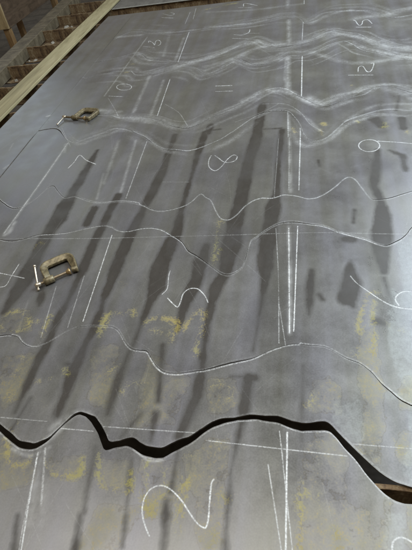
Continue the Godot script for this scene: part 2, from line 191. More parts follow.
# rust bloom round dried puddles
const OCHRE := [
	[[-1.017, -0.927, -0.997, -0.964, -0.952, -0.965, -0.906, -0.93, -0.91, -0.891, -0.964, -0.881, -1.004, -0.901], 0.011, 0.7],
	[[-0.844, -0.941, -0.836, -0.864], 0.0105, 0.8],
	[[-0.88, -0.931, -0.873, -0.922], 0.009, 0.6],
	[[-0.64, -0.896, -0.643, -0.938, -0.631, -0.977, -0.591, -0.969, -0.558, -0.99, -0.553, -0.957], 0.0086, 0.9],
	[[-0.643, -0.896, -0.634, -0.836], 0.0098, 0.5],
	[[-0.638, -1.118, -0.619, -1.103], 0.011, 0.7],
	[[-0.504, -0.925, -0.495, -0.942, -0.474, -0.951, -0.441, -0.952, -0.398, -0.932, -0.397, -0.896, -0.4, -0.865], 0.0098, 0.85],
	[[-0.491, -0.901, -0.446, -0.902, -0.404, -0.884], 0.0144, 0.4],
	[[-0.373, -0.905, -0.361, -0.945, -0.337, -0.992, -0.321, -0.955, -0.32, -0.906, -0.322, -0.827], 0.0095, 0.9],
	[[-0.566, -0.747, -0.54, -0.773], 0.0062, 0.8],
	[[-0.708, -0.743, -0.698, -0.733], 0.0063, 0.7],
	[[-0.741, -0.713, -0.746, -0.71], 0.0079, 0.8],
	[[-0.773, -0.705, -0.768, -0.701], 0.0048, 0.9],
	[[-0.865, -0.732, -0.862, -0.718], 0.0082, 0.7],
	[[-0.866, -0.776, -0.861, -0.788], 0.0085, 0.7],
	[[-0.84, -0.646, -0.835, -0.637], 0.0125, 0.4],
	[[-0.476, -0.711, -0.495, -0.703], 0.0059, 0.6],
	[[-0.504, -0.683, -0.497, -0.671], 0.0058, 0.5],
	[[-0.778, -0.65, -0.725, -0.637], 0.0152, 0.3],
	[[-0.663, -0.855, -0.637, -0.817, -0.637, -0.78], 0.0097, 0.4],
	[[-0.252, -0.714, -0.227, -0.719, -0.199, -0.708, -0.207, -0.682, -0.234, -0.684], 0.0136, 0.45],
	[[-0.322, -1.279, -0.327, -1.215, -0.338, -1.419, -0.329, -1.444], 0.0117, 0.6],
	[[-0.331, -1.456, -0.337, -1.336], 0.0094, 0.5],
	[[0.144, -0.914, 0.145, -0.967, 0.16, -1.015, 0.175, -1.057, 0.188, -1.074, 0.203, -1.074], 0.0088, 0.95],
	[[0.194, -1.04, 0.185, -0.968, 0.184, -0.905, 0.173, -0.845], 0.0081, 0.8],
	[[0.22, -0.961, 0.226, -0.939, 0.218, -0.917], 0.0054, 0.6],
	[[0.125, -0.829, 0.148, -0.922], 0.0082, 0.5],
	[[0.253, -0.925, 0.261, -0.925], 0.0053, 0.5],
	[[0.005, -0.729, 0.012, -0.699, 0.002, -0.669], 0.0076, 0.6],
	[[0.068, -2.206, 0.072, -2.195], 0.0117, 1],
	[[0.057, -2.137, 0.061, -2.088], 0.0091, 0.8],
	[[-0.073, -2.174, -0.068, -2.133], 0.0095, 0.9],
	[[0.224, -2.205, 0.228, -2.194], 0.009, 0.8],
	[[0.342, -2.168, 0.351, -2.137, 0.329, -2.13], 0.0129, 0.6],
	[[0.423, -2.061, 0.429, -2.079], 0.0104, 0.8],
	[[0.025, -2.889, 0.031, -2.888], 0.0087, 0.9],
	[[0.222, -2.621, 0.227, -2.62], 0.0078, 0.9],
	[[0.436, -2.433, 0.43, -2.422], 0.007, 0.6],
	[[-1.192, -3.117, -1.184, -3.115], 0.0156, 0.9],
	[[-1.188, -3.258, -1.18, -3.256], 0.0161, 0.7],
	[[-0.833, -4.402, -0.603, -4.484], 0.0242, 0.6],
	[[-0.627, -3.983, -0.583, -3.943], 0.0128, 0.6],
	[[-0.05, -3.444, -0.024, -3.456], 0.0103, 0.4],
	[[-0.904, -3.883, -0.824, -3.881], 0.0132, 0.4],
	[[-1.045, -1.332, -1.07, -1.29], 0.0132, 0.25],
	[[-1.13, -1.231, -1.1, -1.26], 0.0176, 0.3],
	[[-0.438, -2.08, -0.373, -2.152], 0.0102, 0.4],
	[[-0.791, -0.517, -0.763, -0.48, -0.75, -0.46, -0.714, -0.449, -0.693, -0.464, -0.696, -0.477], 0.0068, 0.9],
	[[-0.651, -0.473, -0.637, -0.441, -0.598, -0.439, -0.558, -0.438, -0.549, -0.451, -0.553, -0.484], 0.0065, 0.95],
	[[-0.517, -0.498, -0.503, -0.455, -0.487, -0.422], 0.0064, 0.9],
	[[-0.485, -0.418, -0.446, -0.414, -0.411, -0.408, -0.419, -0.455], 0.0073, 0.8],
	[[-0.385, -0.491, -0.376, -0.454, -0.372, -0.4, -0.35, -0.369, -0.345, -0.376], 0.006, 0.9],
	[[-0.337, -0.47, -0.334, -0.446, -0.331, -0.411, -0.352, -0.387], 0.0071, 0.8],
	[[-0.284, -0.455, -0.28, -0.421, -0.283, -0.398, -0.275, -0.37], 0.0058, 0.9],
	[[-0.288, -0.512, -0.281, -0.517], 0.005, 0.7],
	[[-0.652, -0.503, -0.677, -0.52], 0.007, 0.3],
	[[-0.776, -0.58, -0.782, -0.541, -0.788, -0.512], 0.0088, 0.6],
	[[-0.52, -0.37, -0.491, -0.34, -0.472, -0.32], 0.006, 0.25],
	[[-0.018, -0.441, -0.015, -0.389, -0.016, -0.349, -0.012, -0.327], 0.0051, 0.9],
	[[-0.009, -0.499, -0.014, -0.475, -0.002, -0.445], 0.0056, 0.8],
	[[-0.005, -0.516, 0.009, -0.519], 0.0069, 0.6],
	[[0.004, -0.561, -0.003, -0.535], 0.0069, 0.5],
	[[-0.193, -0.532, -0.186, -0.471], 0.0083, 0.5],
	[[-0.207, -0.557, -0.226, -0.517, -0.208, -0.457], 0.0123, 0.35],
	[[-0.219, -0.433, -0.188, -0.414, -0.194, -0.36, -0.197, -0.32], 0.0088, 0.5],
	[[-0.222, -0.393, -0.213, -0.368], 0.0056, 0.5],
	[[0.059, -0.377, 0.062, -0.348], 0.005, 0.7],
	[[0.024, -0.445, 0.06, -0.438, 0.077, -0.446], 0.0064, 0.55],
	[[0.087, -0.434, 0.097, -0.431], 0.0042, 0.5],
	[[0.129, -0.42, 0.126, -0.413], 0.0041, 0.7],
	[[0.131, -0.398, 0.139, -0.375], 0.004, 0.5],
	[[0.168, -0.587, 0.174, -0.538], 0.0066, 0.4],
	[[0.121, -0.558, 0.137, -0.535], 0.0066, 0.4],
	[[0.204, -0.589, 0.214, -0.566], 0.0066, 0.5],
	[[0.042, -0.503, 0.024, -0.479], 0.0089, 0.4],
	[[-0.239, -0.345, -0.225, -0.327], 0.0054, 0.5],
	[[-0.337, -0.325, -0.327, -0.305], 0.0055, 0.5],
	[[-0.28, -0.361, -0.27, -0.332], 0.0055, 0.5],
]
const FILM := [
	[-0.248, -0.565, -0.189, -0.559, -0.178, -0.484, -0.186, -0.436, -0.171, -0.313, -0.221, -0.307, -0.245, -0.344, -0.25, -0.408, -0.279, -0.451, -0.283, -0.499],
	[-0.017, -0.572, 0.086, -0.54, 0.088, -0.462, 0.089, -0.399, 0.075, -0.322, -0.018, -0.311, -0.017, -0.43],
	[0.004, -0.616, 0.054, -0.604, 0.086, -0.543, 0.004, -0.543],
	[0.142, -0.707, 0.19, -0.71, 0.168, -0.562, 0.167, -0.514, 0.129, -0.546],
	[0.142, -0.921, 0.181, -0.923, 0.194, -0.771, 0.184, -0.653, 0.135, -0.65, 0.132, -0.85],
	[0.005, -0.751, 0.059, -0.76, 0.095, -0.704, 0.08, -0.654, 0.004, -0.649],
	[-0.275, -0.736, -0.192, -0.747, -0.173, -0.672, -0.208, -0.626, -0.259, -0.631],
	[0.236, -0.77, 0.299, -0.786, 0.279, -0.66, 0.214, -0.669],
	[0.211, -0.628, 0.272, -0.62, 0.257, -0.522, 0.197, -0.535],
	[0.164, -0.465, 0.185, -0.45, 0.144, -0.344, 0.128, -0.342],
	[0.204, -0.442, 0.244, -0.446, 0.229, -0.354, 0.195, -0.35],
	[0.091, -0.441, 0.136, -0.435, 0.124, -0.342, 0.089, -0.338],
	[-0.411, -0.501, -0.309, -0.502, -0.293, -0.45, -0.312, -0.369, -0.358, -0.364],
	[-0.521, -0.492, -0.423, -0.487, -0.405, -0.404, -0.49, -0.417],
	[-0.802, -0.51, -0.665, -0.454, -0.654, -0.417, -0.738, -0.384],
	[-0.305, -0.51, -0.245, -0.541, -0.232, -0.46, -0.283, -0.462],
	[-0.66, -0.48, -0.55, -0.49, -0.537, -0.432, -0.636, -0.431],
	[-0.942, -0.781, -0.826, -0.801, -0.801, -0.632, -0.847, -0.597],
	[-0.458, -0.817, -0.321, -0.74, -0.331, -0.589, -0.454, -0.58],
	[-0.475, -0.386, -0.375, -0.384, -0.395, -0.284, -0.507, -0.272, -0.484, -0.341],
	[-1.04, -0.972, -0.919, -0.975, -0.875, -0.88, -0.986, -0.867],
	[-0.657, -0.835, -0.559, -0.839, -0.523, -0.619, -0.585, -0.63],
]
const PALE := [
	[0.189, -0.696, 0.247, -0.705, 0.229, -0.643, 0.235, -0.592, 0.195, -0.517, 0.225, -0.488, 0.251, -0.491, 0.288, -0.716, 0.192, -0.725],
	[0.057, -0.702, 0.136, -0.692, 0.127, -0.583, 0.1, -0.581, 0.055, -0.631],
	[0.163, -0.496, 0.205, -0.452, 0.154, -0.447],
	[0.291, -1.322, 0.392, -1.362, 0.305, -0.824, 0.242, -0.854, 0.277, -1.042],
	[0.152, -0.426, 0.201, -0.435, 0.19, -0.349, 0.151, -0.345],
	[0.136, -0.758, 0.119, -0.657, 0.093, -0.661],
	[0.238, -1.105, 0.341, -1.043, 0.286, -0.702, 0.233, -0.742, 0.211, -0.853],
]
const STEEL := Color(0.16, 0.158, 0.153)
const DARK := Color(0.034, 0.03, 0.025)
const METAL := 0.5
const CAB := Vector3(-3.200, 0.686, -5.226)
const SCRAPS := [[-2.267, 0, -4.307, 0.02, 1.61], [-2.247, 0, -3.877, 0.015, 1.32], [-2.306, 0, -3.877, 0.011, 2.1], [-2.225, 0, -3.447, 0.016, 2.92], [-2.308, 0, -4.755, 0.022, 0.79], [-2.254, 0, -4.755, 0.012, 2.64]]
var grain: FastNoiseLite
var wob: FastNoiseLite
var curves := {}
var used := {}
var m_cut: StandardMaterial3D

func _ready() -> void:
	# camera
	var cam := Camera3D.new()
	cam.name = "camera"
	cam.fov = 60.022
	cam.near = 0.05
	cam.far = 60.0
	cam.transform = Transform3D(Basis(Vector3(0.9780732, -0.1430677, -0.1513423), Vector3(-0.0013123, 0.7224455, -0.6914266), Vector3(0.2082574, 0.6764644, 0.7064168)), Vector3(0, TOP + 1.1, 0))
	add_child(cam)
	cam.current = true
	# surroundings and lamps of the workshop
	var we := WorldEnvironment.new()
	we.name = "surroundings"
	var env := Environment.new()
	env.background_mode = Environment.BG_COLOR
	env.background_color = Color(0.205, 0.172, 0.128).linear_to_srgb()
	env.tonemap_mode = Environment.TONE_MAPPER_LINEAR
	env.tonemap_exposure = 1.06
	env.sdfgi_enabled = true
	env.ssao_enabled = true
	env.ssil_enabled = true
	we.environment = env
	add_child(we)
	area("overhead_lamps", Vector3(-0.7, 4.4, -0.8), Vector3(-0.7, 0.8, -0.8), Vector2(3.8, 0.9), 8.5, Color(1.0, 0.985, 0.965))
	area("side_skylight", Vector3(2.75, 4.4, -3.8), Vector3(2.0, 0.8, -3.2), Vector2(2.6, 5.0), 52.0, Color(0.90, 0.955, 1.0))
	area("far_window", Vector3(-6.2, 4.2, -9.0), Vector3(-1.4, 0.9, -2.2), Vector2(2.4, 2.4), 2.6, Color(0.85, 0.93, 1.0))
	grain = noise(11, 1.0, 3)
	wob = noise(23, 1.0, 2)
	build_curves()
	build_sheet()
	build_table()
	build_surroundings()
	build_clamps()

func area(called: String, at: Vector3, to: Vector3, size: Vector2, energy: float, c: Color) -> void:
	var l := AreaLight3D.new()
	l.name = called
	l.area_size = size
	l.light_energy = energy
	l.light_color = c
	l.area_range = 30.0
	l.area_attenuation = 2.0
	l.shadow_enabled = true
	add_child(l)
	l.look_at_from_position(at, to, Vector3(0, 0, 1))

# ---------- helpers ----------
func noise(s: int, freq: float, oct: int) -> FastNoiseLite:
	var n := FastNoiseLite.new()
	n.seed = s
	n.noise_type = FastNoiseLite.TYPE_SIMPLEX_SMOOTH
	n.frequency = freq
	n.fractal_octaves = oct
	return n

func lin(r: float, g: float, b: float) -> Color:
	return Color(r, g, b).linear_to_srgb()

func mat(c: Color, rough := 0.7, metal := 0.0) -> StandardMaterial3D:
	var m := StandardMaterial3D.new()
	m.albedo_color = c
	m.roughness = rough
	m.metallic = metal
	return m

# mottled material: a computed colour texture laid on with world triplanar mapping
func mottled(cols: Array, sc: float, rough: float, metal: float, s: int, stretch := Vector3.ONE, relief := 0.0) -> StandardMaterial3D:
	var m := mat(Color.WHITE, rough, metal)
	var a := noise(s, 0.02, 5)
	var b := noise(s + 7, 0.13, 2)
	var im := Image.create(256, 256, false, Image.FORMAT_RGB8)
	var hm := Image.create(256, 256, false, Image.FORMAT_L8)
	for y in 256:
		for x in 256:
			var u := x / 256.0 * TAU
			var v := y / 256.0 * TAU
			var k := Vector3(cos(u), sin(u), cos(v)) * 60.0
			var t := clampf(0.5 + 0.8 * a.get_noise_3d(k.x, k.y, k.z + sin(v) * 90.0) + 0.35 * b.get_noise_3d(k.x, k.y, k.z + sin(v) * 90.0), 0.0, 0.999)
			var f := t * (cols.size() - 1)
			var i := int(f)
			im.set_pixel(x, y, (cols[i] as Color).lerp(cols[i + 1], f - i))
			hm.set_pixel(x, y, Color(t, t, t))
	m.albedo_texture = ImageTexture.create_from_image(im)
	m.uv1_triplanar = true
	m.uv1_world_triplanar = true
	m.uv1_scale = stretch * sc
	if relief > 0.0:
		m.heightmap_enabled = true
		m.heightmap_texture = ImageTexture.create_from_image(hm)
		m.heightmap_scale = relief
	return m

func numbered(n: String) -> String:
	if not used.has(n):
		used[n] = 0
		return n
	used[n] += 1
	return "%s_%03d" % [n, used[n]]

func thing(called: String, label: String, category: String, at := Vector3.ZERO, group := "") -> Node3D:
	var o := Node3D.new()
	o.name = numbered(called)
	o.position = at
	o.set_meta("label", label)
	o.set_meta("category", category)
	if group:
		o.set_meta("group", group)
	add_child(o)
	return o

func part(called: String, mesh: Mesh, m: Material, parent: Node3D) -> MeshInstance3D:
	var o := MeshInstance3D.new()
	o.name = called
	o.mesh = mesh
	if m:
		o.material_override = m
	parent.add_child(o, true)
	return o

func quad(st: SurfaceTool, a: Vector3, b: Vector3, c: Vector3, d: Vector3) -> void:
	for p in [a, b, c, a, c, d]:
		st.add_vertex(p)

# box with chamfered edges, centred on c, turned by basis bs
func block(c: Vector3, size: Vector3, ch := 0.002, bs := Basis.IDENTITY, rough_top := 0.0, seg := 1) -> ArrayMesh:
	var st := SurfaceTool.new()
	st.begin(Mesh.PRIMITIVE_TRIANGLES)
	st.set_smooth_group(-1)
	block_into(st, c, size, ch, bs, rough_top, seg)
	st.generate_normals()
	return st.commit()

# section in the y-z plane swept along x in seg steps; rough_top lowers the upper edge unevenly
func block_into(st: SurfaceTool, c: Vector3, s: Vector3, ch: float, bs: Basis, rough_top: float, seg: int) -> void:
	var h := s * 0.5
	var rings := []
	for i in seg + 3:
		var x: float
		var inset := 0.0
		if i == 0:
			x = -h.x
			inset = ch
		elif i == seg + 2:
			x = h.x
			inset = ch
		else:
			x = lerpf(-h.x + ch, h.x - ch, float(i - 1) / seg)
		var yt := h.y
		if rough_top > 0.0:
			yt -= rough_top * (0.5 + 0.5 * grain.get_noise_2d((c.x + x) * 14.0, c.z * 9.0 + 3.0)) + rough_top * 0.5 * maxf(0.0, grain.get_noise_2d((c.x + x) * 60.0, c.z * 5.0))
		var yy := yt - inset
		var yb := -h.y + inset
		var zz := h.z - inset
		var k := ch
		var ring := [Vector3(x, yy, -zz + k), Vector3(x, yy, zz - k), Vector3(x, yy - k, zz), Vector3(x, yb + k, zz), Vector3(x, yb, zz - k), Vector3(x, yb, -zz + k), Vector3(x, yb + k, -zz), Vector3(x, yy - k, -zz)]
		for j in 8:
			ring[j] = c + bs * ring[j]
		rings.append(ring)
	for i in rings.size() - 1:
		for j in 8:
			var a: Array = rings[i]
			var b: Array = rings[i + 1]
			quad(st, a[j], a[(j + 1) % 8], b[(j + 1) % 8], b[j])
	for e in [0, rings.size() - 1]:
		var r: Array = rings[e]
		for j in range(1, 7):
			for p in ([r[0], r[j + 1], r[j]] if e == 0 else [r[0], r[j], r[j + 1]]):
				st.add_vertex(p)

# tube of changing radius along points
func tube(st: SurfaceTool, pts: Array, rad: Array, sides := 14, cap := true) -> void:
	var rings := []
	for i in pts.size():
		var d: Vector3 = (pts[mini(i + 1, pts.size() - 1)] - pts[maxi(i - 1, 0)]).normalized()
		var u := d.cross(Vector3.UP if absf(d.y) < 0.9 else Vector3.RIGHT).normalized()
		var v := d.cross(u)
		var ring := []
		for j in sides:
			var a := TAU * j / sides
			ring.append(pts[i] + (u * cos(a) + v * sin(a)) * rad[i])
		rings.append(ring)
	for i in rings.size() - 1:
		for j in sides:
			var j2 := (j + 1) % sides
			quad(st, rings[i][j], rings[i + 1][j], rings[i + 1][j2], rings[i][j2])
	if cap:
		for e in [0, rings.size() - 1]:
			for j in sides:
				var j2 := (j + 1) % sides
				for p in ([pts[e], rings[e][j], rings[e][j2]] if e == 0 else [pts[e], rings[e][j2], rings[e][j]]):
					st.add_vertex(p)

func begin(smooth := 0) -> SurfaceTool:
	var st := SurfaceTool.new()
	st.begin(Mesh.PRIMITIVE_TRIANGLES)
	st.set_smooth_group(smooth)
	return st

func done(st: SurfaceTool) -> ArrayMesh:
	st.generate_normals()
	return st.commit()

# ---------- the cut lines ----------
func build_curves() -> void:
	for k in CUTS:
		var f: Array = CUTS[k]
		var n := f.size() / 2
		var px := PackedFloat32Array()
		var pz := PackedFloat32Array()
		for i in n:
			px.append(f[i * 2])
			pz.append(f[i * 2 + 1])
		curves[k] = [px, pz]

func raw_z(k: String, x: float) -> float:
	var px: PackedFloat32Array = curves[k][0]
	var pz: PackedFloat32Array = curves[k][1]
	var n := px.size()
	var lo := px[0]
	var hi := px[n - 1]
	if x < lo:
		x = minf(2.0 * lo - x, hi)      # out of the frame the wave goes on, mirrored
	elif x > hi:
		x = maxf(2.0 * hi - x, lo)
	var i := clampi(px.bsearch(x) - 1, 0, n - 2)
	var d := px[i + 1] - px[i]
	var t := (x - px[i]) / d
	var s0 := (pz[i + 1] - pz[maxi(i - 1, 0)]) / (px[i + 1] - px[maxi(i - 1, 0)])
	var j := mini(i + 2, n - 1)
	var s1 := (pz[j] - pz[i]) / (px[j] - px[i])
	var t2 := t * t
	var t3 := t2 * t
	return (2.0 * t3 - 3.0 * t2 + 1.0) * pz[i] + (t3 - 2.0 * t2 + t) * d * s0 + (3.0 * t2 - 2.0 * t3) * pz[i + 1] + (t3 - t2) * d * s1

func cut_z(k: String, x: float) -> float:
	if k == "near":
		return NEAR
	if k == "far":
		return FAR + 0.003 * wob.get_noise_2d(x * 1.5, 3.0)
	var z := raw_z(k, x)
	if k == "A2":
		z = maxf(z, raw_z("A", x) + 0.0025)
	return z + 0.0012 * wob.get_noise_2d(x * 28.0, z * 28.0 + 5.0)

# half the width of the saw cut: mostly hair-thin, opening here and there
func kerf(k: String, x: float) -> float:
	if k in ["near", "far", "A", "A2"]:
		return 0.0
	var s := float(k.unicode_at(0))
	var wide := 0.0042 * smoothstep(-1.28, -1.36, x) if k == "E" else 0.0
	return wide + 0.0004 + 0.0017 * smoothstep(-0.1, 0.45, wob.get_noise_2d(x * 2.6 + s * 7.3, s * 3.1)) * (1.6 if k in ["G", "H", "I", "F", "E"] else 1.0)

func seam_x(z: float) -> float:
	return -1.462 + 0.0135 * z

func warp(x: float, z: float) -> float:
	return 0.0011 * wob.get_noise_2d(x * 1.3 + 9.0, z * 1.1) + 0.0004 * wob.get_noise_2d(x * 5.0, z * 5.0 + 40.0)

# ---------- colours of the sheet: mill scale, oily streaks, dried coolant, rust bloom, chalk ----------
func stamp(buf: PackedFloat32Array, w: int, h: int, ax: float, ay: float, ar: float, bx: float, by: float, br: float, soft: float, s: float) -> void:
	var m := maxf(ar, br) + soft
	var x0 := maxi(0, int(minf(ax, bx) - m))
	var x1 := mini(w - 1, int(maxf(ax, bx) + m) + 1)
	var y0 := maxi(0, int(minf(ay, by) - m))
	var y1 := mini(h - 1, int(maxf(ay, by) + m) + 1)
	var dx := bx - ax
	var dy := by - ay
	var l2 := maxf(dx * dx + dy * dy, 1e-6)
	for y in range(y0, y1 + 1):
		for x in range(x0, x1 + 1):
			var t := clampf(((x - ax) * dx + (y - ay) * dy) / l2, 0.0, 1.0)
			var ex := x - ax - dx * t
			var ey := y - ay - dy * t
			var v := (ar + (br - ar) * t + soft * 0.5 - sqrt(ex * ex + ey * ey)) / soft
			if v > 0.0:
				v = minf(v, 1.0) * s
				var i := y * w + x
				if v > buf[i]:
					buf[i] = v

func spline(p: Array, step: int) -> Array:     # flat [x, z, x, z...] -> smooth list of Vector2
	var q := []
	for i in range(0, p.size(), 2):
		q.append(Vector2(p[i], p[i + 1]))
	if q.size() < 3:
		return q
	var r := []
	for i in q.size() - 1:
		var a: Vector2 = q[maxi(i - 1, 0)]
		var d: Vector2 = q[mini(i + 2, q.size() - 1)]
		for k in step:
			r.append((q[i] as Vector2).cubic_interpolate(q[i + 1], a, d, float(k) / step))
	r.append(q[-1])
	return r

func low_image(buf: PackedFloat32Array, w: int, h: int, W: int, H: int, blur := 0) -> PackedByteArray:
	var by := PackedByteArray()
	by.resize(w * h)
	for i in w * h:
		by[i] = int(clampf(buf[i], 0.0, 1.0) * 255.0)
	var im := Image.create_from_data(w, h, false, Image.FORMAT_L8, by)
	if blur > 1:
		im.resize(w / blur, h / blur, Image.INTERPOLATE_LANCZOS)
	im.resize(W, H, Image.INTERPOLATE_CUBIC)
	return im.get_data()

func noise_bytes(s: int, per_m: float, res: float, oct: int, W: int, H: int, sx := 1, sy := 1) -> PackedByteArray:
	var n := noise(s, per_m * res, oct)
	var im := n.get_image(W / sx, H / sy, false, false, true)
	im.convert(Image.FORMAT_L8)
	if sx > 1 or sy > 1:
		im.resize(W, H, Image.INTERPOLATE_CUBIC)
	return im.get_data()

func paint(zone: Dictionary) -> void:
	var res: float = zone.res
	var X0: float = zone.x0
	var Z0: float = zone.z0
	var W := int((zone.x1 - X0) / res)
	var H := int((zone.z1 - Z0) / res)
	var q := 3
	var w := W / q
	var h := H / q
	var lr := res * q
	var blank := PackedFloat32Array()
	blank.resize(w * h)
	var dark := blank.duplicate()
	var ochre := blank.duplicate()
	var film := blank.duplicate()
	var pale := blank.duplicate()
	var smear := blank.duplicate()
	var chalk := PackedFloat32Array()
	chalk.resize(W * H)
	for s in STREAKS:
		for i in range(0, s.size() - 3, 3):
			stamp(dark, w, h, (s[i] - X0) / lr, (s[i + 1] - Z0) / lr, s[i + 2] / lr, (s[i + 3] - X0) / lr, (s[i + 4] - Z0) / lr, s[i + 5] / lr, 0.040 / lr, 1.0)
	for s in OCHRE:
		var p := spline(s[0], 2)
		for i in p.size() - 1:
			stamp(ochre, w, h, (p[i].x - X0) / lr, (p[i].y - Z0) / lr, s[1] / lr, (p[i + 1].x - X0) / lr, (p[i + 1].y - Z0) / lr, s[1] * 0.9 / lr, 0.030 / lr, s[2])
	for s in SMEARS:
		var p := spline(s[0], 3)
		for i in p.size() - 1:
			stamp(smear, w, h, (p[i].x - X0) / lr, (p[i].y - Z0) / lr, s[1] * 0.2 / lr, (p[i + 1].x - X0) / lr, (p[i + 1].y - Z0) / lr, s[1] * 0.2 / lr, s[1] * 0.8 / lr, s[2])
	for set_ in [[FILM, film], [PALE, pale]]:
		var buf: PackedFloat32Array = set_[1]
		for poly in set_[0]:
			var pv := PackedVector2Array()
			var box := Rect2(Vector2((poly[0] - X0) / lr, (poly[1] - Z0) / lr), Vector2.ZERO)
			for i in range(0, poly.size(), 2):
				var v := Vector2((poly[i] - X0) / lr, (poly[i + 1] - Z0) / lr)
				pv.append(v)
				box = box.expand(v)
			for y in range(maxi(0, int(box.position.y)), mini(h, int(box.end.y) + 1)):
				for x in range(maxi(0, int(box.position.x)), mini(w, int(box.end.x) + 1)):
					if Geometry2D.is_point_in_polygon(Vector2(x, y), pv):
						buf[y * w + x] = 1.0
		if set_[0] == FILM:
			film = buf
		else:
			pale = buf
	for s in CHALK:
		var p := spline(s[0], 5)
		var r: float = maxf(s[1] * 0.41 / res, 0.55)
		for i in p.size() - 1:
			var pr := 0.75 + 0.35 * grain.get_noise_2d(p[i].x * 14.0, p[i].y * 14.0)
			var hand := clampf(1.0 + 0.7 * grain.get_noise_2d(p[i].x * 5.0 + 50.0, p[i].y * 5.0), 0.35, 1.0)
			stamp(chalk, W, H, (p[i].x - X0) / res, (p[i].y - Z0) / res, r * pr, (p[i + 1].x - X0) / res, (p[i + 1].y - Z0) / res, r * pr, 1.5, s[2] * 0.92 * hand)
	# chalk line that each cut follows
	for k in CUTS:
		if k == "A2":
			continue
		var last := Vector2.ZERO
		for i in 480:
			var x := -1.5 + i * 0.005
			var off := 0.0035 * signf(wob.get_noise_2d(x * 0.9, float(k.unicode_at(0)))) + 0.003 * wob.get_noise_2d(x * 3.0, 90.0)
			if k == "A":
				off = -0.004 if x > -0.2 else -0.003
			var p := Vector2(x, cut_z(k, x) + off)
			if i > 0:
				var st := clampf(0.42 + 0.55 * wob.get_noise_2d(x * 2.2, float(k.unicode_at(0)) * 5.0), 0.08, 0.8) * (0.16 if k == "A" else 0.72)
				stamp(chalk, W, H, (last.x - X0) / res, (last.y - Z0) / res, 0.0021 / res, (p.x - X0) / res, (p.y - Z0) / res, 0.0021 / res, 1.6, st)
				if k == "A":      # bright burr along the lip of the piece pulled away
					var z2 := cut_z("A2", x) + 0.003
					stamp(chalk, W, H, (x - X0) / res, (z2 - Z0) / res, 0.0014 / res, (x + 0.005 - X0) / res, (cut_z("A2", x + 0.005) + 0.003 - Z0) / res, 0.0014 / res, 1.4, clampf(0.16 + 0.7 * wob.get_noise_2d(x * 4.0, 31.0), 0.0, 0.42))
			last = p
	var rng := RandomNumberGenerator.new()
	rng.seed = 77
	for n in 420:      # scuffs and handling scratches
		var a := Vector2(rng.randf_range(-1.75, 0.88), rng.randf_range(-4.5, 0.08))
		var ang := rng.randfn(1.45, 0.5) if rng.randf() < 0.7 else rng.randf() * PI
		var b := a + Vector2(cos(ang), sin(ang)) * rng.randf_range(0.03, 0.35)
		var m := (a + b) * 0.5 + Vector2(rng.randfn(0, 0.006), rng.randfn(0, 0.006))
		var str_ := rng.randf_range(0.03, 0.13)
		for e in [[a, m], [m, b]]:
			stamp(chalk, W, H, (e[0].x - X0) / res, (e[0].y - Z0) / res, 0.0004 / res, (e[1].x - X0) / res, (e[1].y - Z0) / res, 0.0004 / res, 1.2, str_)
	for k in ["B", "C", "D", "E", "F"]:      # the marker went over each line more than once
		for n in 5:
			var xa := rng.randf_range(-1.45, 0.5)
			var xb := xa + rng.randf_range(0.25, 0.8)
			var off := rng.randfn(0.0, 0.006)
			var str_ := rng.randf_range(0.12, 0.34)
			var prev := Vector2.ZERO
			for i in 90:
				var f := i / 89.0
				var x := lerpf(xa, xb, f)
				var p := Vector2(x, raw_z(k, x) + off + 0.005 * wob.get_noise_2d(x * 5.0, off * 900.0 + n))
				if i > 0:
					stamp(chalk, W, H, (prev.x - X0) / res, (prev.y - Z0) / res, 0.0013 / res, (p.x - X0) / res, (p.y - Z0) / res, 0.0013 / res, 1.5, str_ * minf(1.0, sin(f * PI) * 2.0))
				prev = p
	for k in ["E", "F", "G", "H", "I"]:
		var amp: float = {"E": 0.05, "F": 0.07, "G": 0.12, "H": 0.14, "I": 0.12}[k]
		for n in {"E": 22, "F": 44, "G": 80, "H": 90, "I": 56}[k]:
			var xa := rng.randf_range(-1.45, 0.8)
			var xb := xa + rng.randf_range(0.12, 0.6)
			var off := rng.randfn(0.0, amp * 0.5)
			var tilt := rng.randf_range(-0.12, 0.12)
			var wd := rng.randf_range(0.003, 0.016)
			var str_ := rng.randf_range(0.04, 0.20)
			var sx := rng.randf_range(-0.06, 0.06)
			var prev := Vector2.ZERO
			for i in 25:
				var f := i / 24.0
				var x := lerpf(xa, xb, f)
				var p := Vector2(x, raw_z(k, x + sx) + off + tilt * (x - xa) + 0.006 * wob.get_noise_2d(x * 6.0, off * 90.0))
				if i > 0:
					stamp(chalk, W, H, (prev.x - X0) / res, (prev.y - Z0) / res, wd / res, (p.x - X0) / res, (p.y - Z0) / res, wd / res, maxf(1.5, 1.8 * wd / res), str_ * sin(f * PI))
				prev = p
	var bd := low_image(dark, w, h, W, H)
	var bo := low_image(ochre, w, h, W, H)
	var bf := low_image(film, w, h, W, H, 4)
	var bp := low_image(pale, w, h, W, H, 4)
	var bs := low_image(smear, w, h, W, H)
	var n1 := noise_bytes(101, 5.0, res, 3, W, H, 2, 2)
	var n2 := noise_bytes(202, 45.0, res, 3, W, H)
	var n3 := noise_bytes(303, 170.0, res, 2, W, H)
	var n4 := noise_bytes(404, 130.0, res, 2, W, H, 1, 9)      # drawn out along the sheet
	var n5 := noise_bytes(505, 17.0, res, 4, W, H, 2, 2)
	var n6 := noise_bytes(606, 9.0, res, 4, W, H, 1, 14)      # long drain marks
	var lut := PackedByteArray()
	lut.resize(1025)
	for i in 1025:
		var v := i / 1024.0
		lut[i] = int(clampf((12.92 * v if v < 0.0031308 else 1.055 * pow(v, 1.0 / 2.4) - 0.055) * 255.0 + 0.5, 0.0, 255.0))
	var out := PackedByteArray()
	out.resize(W * H * 3)
	var orm := PackedByteArray()
	orm.resize(W * H * 3)
	var o := 0
